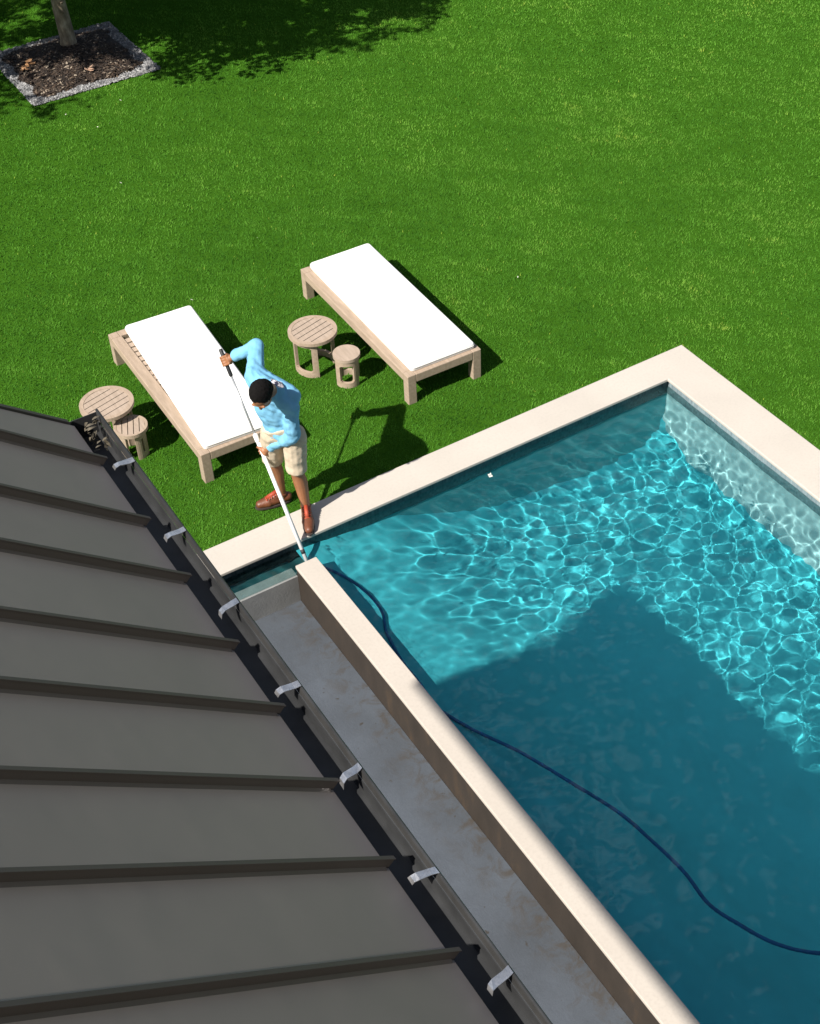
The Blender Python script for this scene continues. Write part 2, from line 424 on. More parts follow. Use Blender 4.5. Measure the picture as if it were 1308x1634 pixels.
for y in seam_y:
    b = MB(); a0, a1 = rp(0.0, y, 0), rp(UR, y, 0); d = (a1-a0).normalized(); w = d.cross(nrm).normalized()
    if w.y > 0: w = -w                                 # towards the camera side
    b.prism([(-0.007, 0), (0.006, 0), (0.006, 0.039), (0.010, 0.042), (0.010, 0.047), (-0.007, 0.047)], a0, a1, w, nrm)
    # small folded base on the near side
    b.prism([(0.0065, 0.0005), (0.020, 0.0005), (0.0065, 0.007)], a0+d*0.02, a1, w, nrm)
    s_ = b.build('roof_seam', M_SEAM_SHADED, roof); s_.matrix_parent_inverse = Matrix.Identity(4)
# rake trim along the gable
b = MB(); a0, a1 = rp(0.03, YR+0.012, 0), rp(UR, YR-RC+0.012, 0); d = (a1-a0).normalized(); w = d.cross(nrm).normalized()
b.prism([(-0.012, -0.10), (0.012, -0.10), (0.012, 0.012), (-0.012, 0.012)], a0, a1, w, nrm)
P(b.build('rake_trim', M_SEAM_SHADED, house))
# gutter: dark trough, outer lip with sunlight painted in, straps
GX0, GX1, GZ0, GZ1 = 1.296, 1.449, 3.452, 3.586
b = MB(); prof = [(GX0, GZ1-0.03), (GX0, GZ0), (GX1-0.004, GZ0), (GX1-0.004, GZ0+0.085)]
t_ = 0.004
outer = prof; inner = [(GX1-0.008, GZ0+0.085), (GX1-0.008, GZ0+t_), (GX0+t_, GZ0+t_), (GX0+t_, GZ1-0.03)]
ring = outer+inner
V = [(x, 5.70, z) for x, z in ring]+[(x, YB, z) for x, z in ring]; k = len(ring)
b.add(V, [(i, (i+1) % k, k+(i+1) % k, k+i) for i in range(k)])
b.box((GX0, 5.697, GZ0), (GX1, 5.701, GZ1-0.01))
b.tube([(GX1+0.004, YB, GZ1-0.002), (GX1+0.004, 5.70, GZ1-0.002)], 0.0075, 8)
gut = P(b.build('gutter', M_GUTTER, house))
b = MB(); b.box((GX1-0.0035, YB, GZ0+0.0855), (GX1, 5.695, GZ1));
b.build('gutter_lip', M_LIP_SUNLIT, gut)
rs = random.Random(3)
for y in [5.242, 4.658, 4.102, 3.597, 3.07, 2.583, 2.079, 1.588, 1.071, 0.574]:
    b = MB(); w2 = 0.016; sk = rs.uniform(-0.006, 0.012)
    pts = [(1.350, 3.585), (1.358, 3.600), (1.3774, 3.6019+rs.uniform(-.004, .006)), (1.4252, 3.5981+rs.uniform(-.004, .004)), (1.4515, 3.599)]
    V = []
    for i, (x, z) in enumerate(pts):
        for q in (-1, 1): V.append((x, y+q*w2+sk*i, z+rs.uniform(-.003, .003)))
    V2 = [(x, y_, z-0.003) for x, y_, z in V]; m_ = len(V)
    F = [(2*i, 2*i+1, 2*i+3, 2*i+2) for i in range(len(pts)-1)] + [(m_+2*i, m_+2*i+2, m_+2*i+3, m_+2*i+1) for i in range(len(pts)-1)]
    F += [(2*i, 2*i+2, m_+2*i+2, m_+2*i) for i in range(len(pts)-1)] + [(2*i+1, m_+2*i+1, m_+2*i+3, 2*i+3) for i in range(len(pts)-1)] + [(0, m_, m_+1, 1), (m_-2, m_-1, 2*m_-1, 2*m_-2)]
    b.add(V+V2, F); b.build('gutter_strap', M_STRAP, gut)
# closed part of the house stands at the near end; unseen open porch and header wall added to shape the sunlight
b = MB(); b.box((-2.7, YB+0.3, -0.5), (0.95, 0.4, 3.5))
b.add([(0.95, 0.4, 3.5), (-2.7, 0.4, 3.5), (-2.7, 0.4, 6.9), (0.95, YB+0.3, 3.5), (-2.7, YB+0.3, 3.5), (-2.7, YB+0.3, 6.9)], [(0,1,2), (5,4,3), (0,2,5,3), (1,4,5,2)])
P(b.build('wall', M_SIDING, house))
b = MB(); b.box((-7.0, -9.0, -0.5), (3.0, -0.6, 12.5)); P(b.build('tall_wing', M_SIDING, house))
b = MB(); b.box((1.02, YB, 3.40), (1.14, 5.5, 3.62)); P(b.build('eave_beam', M_SIDING, house))
b = MB(); b.box((-3.08, YB-0.6, 6.70), (-2.98, YR-RC-SK*UR, rp(UR, 0).z-0.005)); P(b.build('added_shade_wall', M_SIDING, house))  # unseen wall added to keep sun off the pool beside the weir

# leaf litter caught at the end of the gutter
b = MB(); rl = random.Random(9)
for k in range(30):
    c0 = Vector((rl.uniform(1.35, 1.43), 5.575+rl.gauss(0, 0.06), 3.50+rl.random()*0.09)); s1 = rl.uniform(.012, .034)
    q = Matrix.Rotation(rl.uniform(0, 6.28), 3, Vector((rl.random()-.5, rl.random()-.5, rl.random())).normalized())
    V = [c0+q @ Vector(p)*s1 for p in ((-1, -.25, 0), (0, -.32, .12), (1, 0, .05), (0, .32, .14), (-.6, .25, .02))]
    b.add(V, [(0, 1, 2, 3, 4)])
lt = b.build('leaf_litter', simple('dry_leaf', (0.10,0.085,0.06), 0.7, 0.7, 25)); tag(lt, 'clump of dry leaf litter caught at the end of the gutter', 'leaves', kind='stuff')

# ------------------------------------------------------------------ ground and grass
GZ = -0.032
b = MB(); R_ = 160
def quad(x0, y0, x1, y1): b.add([(x0, y0, GZ), (x1, y0, GZ), (x1, y1, GZ), (x0, y1, GZ)], [(0, 1, 2, 3)])
quad(-R_, 8.155, R_, R_); quad(7.463, -R_, R_, 8.155); quad(-R_, -R_, 7.463, YN-0.5); quad(-R_, YN-0.5, 0.7, 8.155)
gr = b.build('lawn_ground', M_GROUND); tag(gr, kind='structure')

BX0, BX1, BY0, BY1 = 4.25, 5.89, 16.22, 17.88         # planting bed
def grass():
    r = np.random.default_rng(21)
    Vs, Ts = [], []
    def field(x, y, sc, seed):
        out = np.zeros_like(x)
        q = np.random.default_rng(seed)
        for k in range(7):
            a = q.random()*6.28; f = sc*(0.6+q.random()*1.1)
            out += np.sin(2*PI*f*(x*math.cos(a)+y*math.sin(a))+q.random()*6.28)
        return out/3.0
    for (x0, x1, y0, y1, dens) in ((1.2, 7.5, 8.12, 12.5, 5200), (7.44, 9.2, 4.6, 8.15, 4200), (7.5, 10.0, 8.15, 12.5, 4200), (10.0, 15.0, 8.15, 12.5, 2600), (9.2, 12.5, 3.5, 8.15, 2200), (7.47, 9.2, 1.0, 4.6, 3000),
                                   (2.0, 10.0, 12.5, 16.5, 2800), (10.0, 15.2, 12.5, 17.0, 2200), (2.6, 10.0, 16.5, 21.5, 2000), (10.0, 13.0, 17.0, 21.0, 1900)):
        n = int((x1-x0)*(y1-y0)*dens)
        x = r.uniform(x0, x1, n); y = r.uniform(y0, y1, n)
        ov = 0.035*np.sin(x*7+y*5)+0.03*np.sin(x*19-y*23)+0.02*r.normal(size=n)
        inbed = (x > BX0+0.02+ov) & (x < BX1-0.02-ov) & (y > BY0+0.02+ov) & (y < BY1-0.02+ov)
        edge = (x < 7.47) & (y < 8.150+0.016*np.sin(x*23)+0.014*np.sin(x*57)-0.018*r.random(n)**2) | ((x > 7.0) & (x < 7.470+0.016*np.sin(y*21)+0.014*np.sin(y*49)-0.018*r.random(n)**2) & (y < 8.18))
        k = ~(inbed | edge); x, y = x[k], y[k]; n = len(x)
        big = field(x, y, 0.35, 1); mid = field(x, y, 1.6, 2); sm = field(x, y, 5.0, 3)
        L = 0.024*(0.65+0.7*r.random(n))*(1+0.22*np.clip(sm, -1, 1))
        wdt = (0.0042 if dens > 4000 else 0.0056 if dens > 2500 else 0.007)*(0.7+0.6*r.random(n))
        az = r.random(n)*6.283+0.6*mid; lean = 0.45+0.75*r.random(n)
        dx, dy = np.cos(az)*np.sin(lean), np.sin(az)*np.sin(lean); dz = np.cos(lean)
        px, py = -np.sin(az), np.cos(az)
        b0 = np.stack([x-px*wdt, y-py*wdt, np.full(n, GZ-0.002)], 1); b1 = np.stack([x+px*wdt, y+py*wdt, np.full(n, GZ-0.002)], 1)
        tip = np.stack([x+dx*L, y+dy*L, GZ+dz*L], 1)
        Vs.append(np.stack([b0, b1, tip], 1).reshape(-1, 3))
        tint = 0.42+0.022*np.clip(x-6.5, -4, 7)+0.12*big+0.11*mid+0.08*sm+0.06*r.normal(size=n)  # x term paints lens and view-angle brightening into the blades
        de = np.minimum(np.abs(y-8.16)+10*(x > 7.5), np.abs(x-7.47)+10*(y > 8.2)); tint += 0.22*np.exp(-de/0.035)
        tint = np.where(r.random(n) < 0.006, 0.85+0.15*r.random(n), tint)
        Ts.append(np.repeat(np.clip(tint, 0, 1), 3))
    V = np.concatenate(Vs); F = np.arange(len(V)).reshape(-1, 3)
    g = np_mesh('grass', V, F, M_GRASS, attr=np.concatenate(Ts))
    tag(g, 'short mown green lawn grass around the pool', 'grass', kind='stuff')
    print('blades', len(F))
grass()
# a few pale fallen petals on the lawn
b = MB(); rl = random.Random(4)
for (x, y) in [(5.14,15.7), (4.47,15.75), (4.66,15.24), (4.81,15.24), (5.1,12.04), (4.38,13.9)]+[(rl.uniform(3.5, 12), rl.uniform(9, 15)) for _ in range(3)]:
    s1 = rl.uniform(.010, .020); a = rl.random()*6.28; z = 0.0
    b.add([(x+s1*math.cos(a+t)*(1, .5)[k % 2], y+s1*math.sin(a+t)*(1, .5)[k % 2], z+.003*k) for k, t in enumerate((0, 1.57, 3.14, 4.71))], [(0, 1, 2, 3)])
pt = b.build('fallen_petals', simple('pale_petal', (0.6,0.6,0.5), 0.7, 0.1)); tag(pt, 'few pale petals scattered over the lawn', 'petals', kind='stuff')
b = MB(); b.add([(5.06,7.71,-.086), (5.09,7.70,-.082), (5.10,7.735,-.086), (5.07,7.75,-.082)], [(0,1,2,3)]); b.add([(5.06,7.73,-.084), (5.09,7.72,-.074), (5.10,7.75,-.08)], [(0,1,2)])
fl = b.build('floating_leaf', simple('pale_leaf', (0.65,0.66,0.6), 0.6, 0.1)); tag(fl, 'small pale leaf floating near the far pool edge', 'leaf')

# ------------------------------------------------------------------ planting bed
def stones(name, n, sampler, size, mat, flat=0.7, seed=1, elong=1.0):
    r = np.random.default_rng(seed); P0 = sampler(r, n); n = len(P0)
    base = np.array([(1,0,0),(-1,0,0),(0,1,0),(0,-1,0),(0,0,1),(0,0,-1)], float)
    tri = np.array([(0,2,4),(2,1,4),(1,3,4),(3,0,4),(2,0,5),(1,2,5),(3,1,5),(0,3,5)])
    sz = size*(0.5+r.random((n, 1, 1)))
    pts = base[None]*np.array([elong, 1, flat])*(0.75+0.5*r.random((n, 6, 1)))*sz
    a = r.random(n)*6.283; t = (r.random(n)-.5)*0.9
    c, s = np.cos(a)[:, None], np.sin(a)[:, None]; ct, st = np.cos(t)[:, None], np.sin(t)[:, None]
    x, y, z = pts[..., 0], pts[..., 1], pts[..., 2]
    x, z = x*ct-z*st, x*st+z*ct
    x, y = x*c-y*s, x*s+y*c
    V = np.stack([x, y, z], -1)+P0[:, None, :]
    F = (tri[None]+6*np.arange(n)[:, None, None]).reshape(-1, 3)
    return np_mesh(name, V.reshape(-1, 3), F, mat, attr=np.repeat(r.random(n), 6))
def mat_tint(name, stops, rough=0.8):
    t = NT(name); a = t.n('ShaderNodeAttribute'); a.attribute_name = 'tint'; t.base(t.ramp(a.outputs['Fac'], stops), rough); return t.m
M_GRAVEL = mat_tint('grey_gravel', [(0.0, (0.09,0.09,0.092)), (0.6, (0.21,0.21,0.215)), (1.0, (0.38,0.375,0.37))])
M_CHIP = mat_tint('bark_chips', [(0.0, (0.012,0.008,0.006)), (0.6, (0.035,0.022,0.015)), (0.90, (0.075,0.048,0.03)), (1.0, (0.40,0.33,0.25))])
def mulch_h(x, y):
    u = np.clip((x-BX0-0.12)/(BX1-BX0-0.24), 0, 1); v = np.clip((y-BY0-0.12)/(BY1-BY0-0.24), 0, 1)
    return GZ+0.10*np.clip(np.sin(PI*u)*np.sin(PI*v), 0, 1)**0.6
def inm(x, y):                                        # mulch outline, uneven
    w = 0.16+0.05*np.sin(x*9+1)+0.04*np.sin(y*11)+0.03*np.sin(x*23+y*17)
    return (x > BX0+w-0.05) & (x < BX1-w) & (y > BY0+w+0.02) & (y < BY1-w)
def s_gr(r, n):
    x = r.uniform(BX0, BX1, n); y = r.uniform(BY0, BY1, n); k = ~inm(x, y)
    return np.stack([x[k], y[k], np.full(k.sum(), GZ+0.008)+0.012*r.random(k.sum())], 1)
def s_ch(r, n):
    x = r.uniform(BX0, BX1, n); y = r.uniform(BY0, BY1, n); k = inm(x, y); x, y = x[k], y[k]
    return np.stack([x, y, mulch_h(x, y)+0.004+0.02*r.random(len(x))], 1)
tag(stones('gravel', 16000, s_gr, 0.015, M_GRAVEL, seed=2), 'grey gravel border round the mulch of the tree bed', 'gravel', kind='stuff')
tag(stones('bark_mulch', 15000, s_ch, 0.011, M_CHIP, 0.3, 3, 2.6), 'dark bark mulch heaped round the tree trunk', 'mulch', kind='stuff')
xs = np.linspace(BX0+0.005, BX1-0.005, 60); ys = np.linspace(BY0+0.005, BY1-0.005, 60); X, Y = np.meshgrid(xs, ys, indexing='ij')
Zm = mulch_h(X, Y)+0.006*rng.random(X.shape)+0.003; idx = np.arange(3600).reshape(60, 60)
F = np.stack([idx[:-1, :-1], idx[1:, :-1], idx[1:, 1:], idx[:-1, 1:]], -1).reshape(-1, 4)
so_ = np_mesh('bed_soil', np.stack([X, Y, Zm], -1).reshape(-1, 3), F, simple('dark_soil', (0.018,0.012,0.009), 0.95, 0.4, 30)); tag(so_, kind='structure')
def leaf_pile(name, c, n, rad, col, label, seed):
    b = MB(); rl = random.Random(seed)
    for k in range(n):
        a = rl.random()*6.28; d = rad*math.sqrt(rl.random()); x, y = c[0]+d*math.cos(a), c[1]+d*math.sin(a)
        z = float(mulch_h(np.array(x), np.array(y)))+0.03+rl.random()*0.03; s1 = rl.uniform(.03, .055); az = rl.random()*6.28
        q = Matrix.Rotation(az, 3, 'Z') @ Matrix.Rotation(rl.uniform(-.5, .5), 3, 'X')
        b.add([Vector((x, y, z))+q @ Vector(p)*s1 for p in ((-1, 0, .1), (-.3, -.5, 0), (.5, -.4, .1), (1, 0, .25), (.5, .4, .1), (-.3, .5, .05))], [tuple(range(6))])
    tag(b.build(name, simple('tan_dead_leaf', col, 0.7, 0.3, 20)), label, 'leaves')
leaf_pile('dead_leaf_pile', (4.50, 17.14), 16, 0.10, (0.42,0.23,0.11), 'larger orange heap of dead leaves at the left end of the bark mulch', 5)
leaf_pile('dead_leaf_pile', (5.11, 16.55), 5, 0.045, (0.45,0.29,0.20), 'small pinkish tan pile of dead leaves near the front gravel of the tree bed', 6)

# ------------------------------------------------------------------ trees
def mat_bark():
    t = NT('flaky_bark'); c = t.coord(); n = t.noise(t.mapping(c, (1, 1, 0.4)), 14, 6, 0.65)
    t.base(t.ramp(n, [(0.3, (0.10,0.08,0.055)), (0.52, (0.24,0.19,0.135)), (0.70, (0.45,0.39,0.30))]), 0.9); t.bump(n, 0.6, 0.02); return t.m
M_BARK = mat_bark()
M_LEAF = mat_tint('tree_leaf', [(0.0, (0.018,0.05,0.010)), (0.5, (0.045,0.105,0.018)), (1.0, (0.10,0.17,0.03))], 0.55)
def tree(loc, h_c, rx, rz, label, seed, n_br=34, nleaf=90, clear=1.45, group=None):
    rr = random.Random(seed); t = empty('tree', loc); tag(t, label, 'tree', group)
    b = MB(); top_ = h_c+rz*0.6
    tp = [(0, 0, GZ), (0.01, 0.0, 0.15), (-0.01, 0.012, 0.6), (0.015, 0.0, 1.2), (0.0, 0.01, 1.8), (0.03, 0.0, 2.6), (0.0, 0.02, top_)]
    b.tube(tp, [0.125, 0.098, 0.088, 0.084, 0.078, 0.06, 0.015], 14)
    for k in range(7):                                  # bark flakes and cut stubs
        z = rr.uniform(0.3, 1.7); a = rr.random()*6.28; p = Vector((math.cos(a)*0.078, math.sin(a)*0.078, z)); q = p+Vector((math.cos(a), math.sin(a), 0.3))*0.035
        b.tube([p, q], [0.022, 0.010], 8)
    limbs, twigs = MB(), []
    for k in range(n_br):
        z0 = clear+(top_-clear-0.1)*(k/(n_br-1))**1.1; a = k*2.399+rr.uniform(-.3, .3)
        reach = rx*math.sqrt(max(0.05, 1-((max(z0, h_c*0.72)-h_c)/rz)**2))*rr.uniform(0.80, 1.10) if abs(z0-h_c) < rz else 0.3*rx
        reach = max(reach, 0.35)
        s_ = Vector((0, 0, z0)); rise = rr.uniform(0.12, 0.45)
        pts = [s_]
        for j in range(1, 6):
            f = j/5; pts.append(s_+Vector((math.cos(a+0.12*math.sin(j*2+k))*reach*f, math.sin(a+0.12*math.sin(j*2+k))*reach*f, rise*reach*f*(1.25-0.45*f)+0.05*math.sin(j+k))))
        limbs.tube(pts, [0.030, 0.024, 0.019, 0.014, 0.009, 0.004], 6)
        for j in range(1, 6):
            for side in (-1, 1, 0):
                d = Vector((math.cos(a+side*rr.uniform(.5, 1.1)), math.sin(a+side*rr.uniform(.5, 1.1)), rr.uniform(-.25, .45))).normalized()
                l_ = rr.uniform(.22, .50)*(0.6+0.5*rx/2)
                e_ = pts[j]+d*l_; e_.z = max(e_.z, clear+0.12)
                limbs.tube([pts[j], pts[j].lerp(e_, .5)+Vector((0, 0, .03)), e_], [0.006, 0.004, 0.002], 4, False)
                twigs.append((pts[j], e_))
    b.build('trunk', M_BARK, t); limbs.build('branches', M_BARK, t)
    r = np.random.default_rng(seed); n = len(twigs)*nleaf//10
    ti = r.integers(0, len(twigs), n); A = np.array([tuple(p) for p, _ in twigs])[ti]; B_ = np.array([tuple(q) for _, q in twigs])[ti]
    f = r.random((n, 1))**0.7*1.08; C = A+(B_-A)*f+r.normal(size=(n, 3))*0.045
    ax = r.normal(size=(n, 3)); ax[:, 2] *= 0.5; ax /= np.linalg.norm(ax, axis=1, keepdims=True)
    up_ = np.array([0, 0, 1.0])+r.normal(size=(n, 3))*0.55; si = np.cross(up_, ax); si /= np.linalg.norm(si, axis=1, keepdims=True)
    L = (0.065+0.05*r.random((n, 1))); wv = L*0.48
    V = np.stack([C, C+ax*L*.5+si*wv*.5, C+ax*L, C+ax*L*.5-si*wv*.5], 1).reshape(-1, 3)
    np_mesh('crown', V, np.arange(4*n).reshape(-1, 4), M_LEAF, t, attr=np.repeat(np.clip(0.45+0.22*r.normal(size=n), 0, 1), 4))
    return t
tree((5.16, 17.39, 0), 3.2, 2.65, 1.7, 'slender bark trunked tree rising from the mulch of the gravel edged bed', 31, 74, 760)
tree((0.3, 17.5, 0), 3.3, 2.0, 1.7, 'leafy tree standing left of the gravel edged bed, casting shade on the lawn edge', 47, 40, 420)

# ------------------------------------------------------------------ furniture
def lounger(loc, rz, mat_off, mat_rot, label):
    t = empty('sun_lounger', loc, rz); tag(t, label, 'sun lounger', 'sun loungers on the lawn')
    w, L, h = 0.375, 1.02, 0.275; lw, rw, rd = 0.085, 0.10, 0.085
    def p(name, m, mat=M_TEAK, bev=0.006): return m.build(name, mat, t, bev)
    for s in (-1, 1):
        p('side_rail', MB().box((min(s*w, s*(w-rw)), -L+lw+0.001, h-rd), (max(s*w, s*(w-rw)), L-lw-0.001, h-0.0015)))
        p('end_rail', MB().box((-w+lw+0.001, s*L-(lw if s > 0 else 0), h-rd), (w-lw-0.001, s*L+(0 if s > 0 else lw), h-0.001)))
        for q in (-1, 1):
            p('leg', MB().box((min(s*w, s*(w-lw)), min(q*L, q*(L-lw)), GZ-0.005), (max(s*w, s*(w-lw)), max(q*L, q*(L-lw)), h)))
    m = MB(); y = -L+lw+0.03
    while y < L-lw-0.06:
        m.box((-w+rw-0.03, y, h-0.034), (w-rw+0.03, y+0.062, h-0.012)); y += 0.082
    m.box((-0.02, -L+lw, h-0.075), (0.02, L-lw, h-0.036))
    p('slats', m, M_TEAK_TOP, 0.0)
    # mattress: soft slab with rounded edges and a piped seam
    mw, ml, mh = 0.325, 0.985, 0.064
    bm = bmesh.new(); bmesh.ops.create_cube(bm, size=1.0)
    for v in bm.verts: v.co = Vector((v.co.x*2*mw, v.co.y*2*ml, v.co.z*mh))
    bmesh.ops.bevel(bm, geom=[e for e in bm.edges if abs((e.verts[0].co-e.verts[1].co).z) > 0.01], offset=0.034, segments=4, affect='EDGES', profile=0.5)
    bmesh.ops.bevel(bm, geom=[e for e in bm.edges if abs(e.verts[0].co.z-e.verts[1].co.z) < 1e-4], offset=0.017, segments=3, affect='EDGES', profile=0.5)
    bmesh.ops.triangulate(bm, faces=[f for f in bm.faces if len(f.verts) > 4])
    bmesh.ops.subdivide_edges(bm, edges=[e for e in bm.edges if e.calc_length() > 0.2], cuts=5, use_grid_fill=True)
    for v in bm.verts:
        v.co.z += 0.004*mnoise.noise(v.co*3.0)+0.002*mnoise.noise(v.co*9.0)
    me = bpy.data.meshes.new('mattress'); bm.to_mesh(me); bm.free(); me.materials.append(M_CUSHION)
    for f in me.polygons: f.use_smooth = True
    o = bpy.data.objects.new('mattress', me); COL.objects.link(o); o.parent = t
    o.location = (mat_off[0], mat_off[1], h-0.008+mh/2); o.rotation_euler = (0, 0, mat_rot)
    m = MB(); ring = []
    for (cx, cy_) in ((1, 1), (-1, 1), (-1, -1), (1, -1)):
        a0 = {(1, 1): 0, (-1, 1): 90, (-1, -1): 180, (1, -1): 270}[(cx, cy_)]
        for k in range(5):
            a = math.radians(a0+k*22.5); ring.append((cx*(mw-0.034)+0.0345*math.cos(a), cy_*(ml-0.034)+0.0345*math.sin(a), 0.010))
    m.tube(ring+[ring[0]], 0.004, 6, False)
    m.build('piping', M_CUSHION, o)
    return t
lounger((3.415, 9.93, 0), math.radians(-0.8), (0.055, -0.01), math.radians(-3.0), 'sun lounger beside the man, its white mattress shifted to bare a strip of slats')
lounger((5.368, 9.865, 0), math.radians(-1.0), (0.025, 0.005), math.radians(-0.6), 'sun lounger farther from the man, its white mattress lying square on the teak frame')

def arc(m, r0, r1, a0, a1, z0, z1, n=14):
    for k in range(n):
        b0 = a0+(a1-a0)*k/n; b1 = a0+(a1-a0)*(k+1)/n
        q = [(r0*math.cos(b0), r0*math.sin(b0)), (r1*math.cos(b0), r1*math.sin(b0)), (r1*math.cos(b1), r1*math.sin(b1)), (r0*math.cos(b1), r0*math.sin(b1))]
        B0 = len(m.v); m.v += [(x, y, z0) for x, y in q]+[(x, y, z1) for x, y in q]
        fs = [(0,3,2,1), (4,5,6,7), (1,2,6,5), (3,0,4,7)]
        if k == 0: fs.append((0,1,5,4))
        if k == n-1: fs.append((2,3,7,6))
        for f in fs: m.f.append(tuple(i+B0 for i in f)); m.smooth.append(False)
def side_table(name, loc, rad, h, panels, span, slat_rot, label, cat, nb=6, solid=False):
    t = empty(name, loc); tag(t, label, cat)
    th = 0.032; m = MB()
    if solid:
        arc(m, 0.0005, rad, 0, 2*PI, h-th, h, 48); m.build('top', M_TEAK_TOP, t)
    else:
        ri = rad*0.84; arc(m, ri, rad, 0, 2*PI, h-th, h, 56); m.build('top_rim', M_TEAK, t)
        m = MB(); c, s = math.cos(slat_rot), math.sin(slat_rot); bw = 2*ri/nb
        for k in range(nb):
            v0, v1 = -ri+k*bw+0.0035, -ri+(k+1)*bw-0.0035; pts = []
            for v in np.linspace(v0, v1, 7): pts.append((math.sqrt(max(0, (ri-.001)**2-v*v)), v))
            for v in np.linspace(v1, v0, 7): pts.append((-math.sqrt(max(0, (ri-.001)**2-v*v)), v))
            P2 = [(x*c-y*s, x*s+y*c) for x, y in pts]; n = len(P2)
            m.add([(x, y, h-0.026) for x, y in P2]+[(x, y, h-0.003) for x, y in P2], [tuple(range(n-1, -1, -1)), tuple(range(n, 2*n))]+[(i, (i+1) % n, n+(i+1) % n, n+i) for i in range(n)])
        m.build('top_slats', M_TEAK_TOP, t)
        m = MB(); m.box((-0.02, -ri, h-0.05), (0.02, ri, h-0.0275), slat_rot, (0, 0)); m.build('batten', M_TEAK, t)
    r1 = rad*0.84 if not solid else rad*0.95; r0 = r1-0.028
    for pa in panels:                                    # each leg: curved hoop panel with a window in it
        a0, a1 = pa-span/2, pa+span/2; pw = 0.055/r1; zt = h-th-0.001; m = MB()
        arc(m, r0, r1, a0, a0+pw, GZ-0.004, zt, 3); arc(m, r0, r1, a1-pw, a1, GZ-0.004, zt, 3)
        arc(m, r0, r1, a0+pw, a1-pw, GZ-0.004, GZ+0.055, 12); arc(m, r0, r1, a0+pw, a1-pw, zt-0.042, zt, 12)
        f = 0.028/r1                                     # rounded window corners
        for (aa, sg) in ((a0+pw, 1), (a1-pw, -1)):
            for k in range(3):
                b0, b1 = aa+sg*f*k/3, aa+sg*f*(k+1)/3; hh = 0.028*(1-math.sqrt(1-(1-(k+.5)/3)**2))
                arc(m, r0+.0002, r1-.0002, min(b0, b1), max(b0, b1), GZ+0.055, GZ+0.055+hh, 1); arc(m, r0+.0002, r1-.0002, min(b0, b1), max(b0, b1), zt-0.042-hh, zt-0.042, 1)
        m.build('leg', M_TEAK, t)
    return t
D = math.radians
side_table('side_table', (4.575, 9.83, 0), 0.222, 0.37, (D(205), D(25)), D(95), D(15), 'round slatted teak side table beside the plain low stool', 'side table')
side_table('low_stool', (4.71, 9.465, 0), 0.122, 0.28, (D(238), D(58)), D(120), 0, 'small round teak stool with an unslatted top before the side table', 'stool', solid=True)
side_table('side_table', (2.62, 9.90, 0), 0.232, 0.37, (D(205), D(25)), D(95), D(15), 'round slatted teak side table partly hidden behind the gutter end', 'side table')
side_table('low_stool', (2.705, 9.63, 0), 0.145, 0.26, (D(290), D(190), D(70)), D(60), D(68), 'small round slatted teak stool tucked under the table at the gutter end', 'stool', nb=5)
# ------------------------------------------------------------------ man at the pool edge
PM = Vector((3.47, 8.10, 0.0))
man = empty('person', PM)
tag(man, 'man in light blue long sleeved shirt and khaki shorts leaning over a pole', 'person')
J = {k: Vector(v) for k, v in dict(
    head=(3.225,7.915,1.475), neck=(3.377,8.093,1.32), sho_r=(3.346,8.306,1.34), sho_l=(3.476,8.015,1.19), elb_r=(3.493,8.545,1.41), hand_r=(3.315,8.715,1.255),
    elb_l=(3.468,8.005,0.905), hand_l=(3.345,8.285,0.70), chest=(3.405,8.155,1.15), waist=(3.445,8.18,0.98), pelvis=(3.455,8.165,0.87), hip_r=(3.395,8.215,0.83), hip_l=(3.51,8.085,0.83),
    knee_r=(3.405,8.315,0.46), ank_r=(3.453,8.345,0.085), toe_r=(3.262,8.385,0.0), knee_l=(3.500,8.085,0.47), ank_l=(3.535,8.075,0.09), toe_l=(3.45,7.868,0.0)).items()}
POLE_A, POLE_B = Vector((3.290,8.755,1.30)), Vector((3.322,7.655,-0.16))
pd = (POLE_B-POLE_A).normalized()
def on_pole(p): return POLE_A+pd*(Vector(p)-POLE_A).dot(pd)
GR, GL = on_pole(J['hand_r']), on_pole((3.307,8.264,0.642))
fh = Vector((-0.80, -0.60, 0)); fd = Vector((fh.x*.52, fh.y*.52, -.85)).normalized()       # gaze
sd_ = fd.cross(Vector((0, 0, 1))).normalized(); ua = sd_.cross(fd).normalized()            # sd_: his right, ua: top of the head

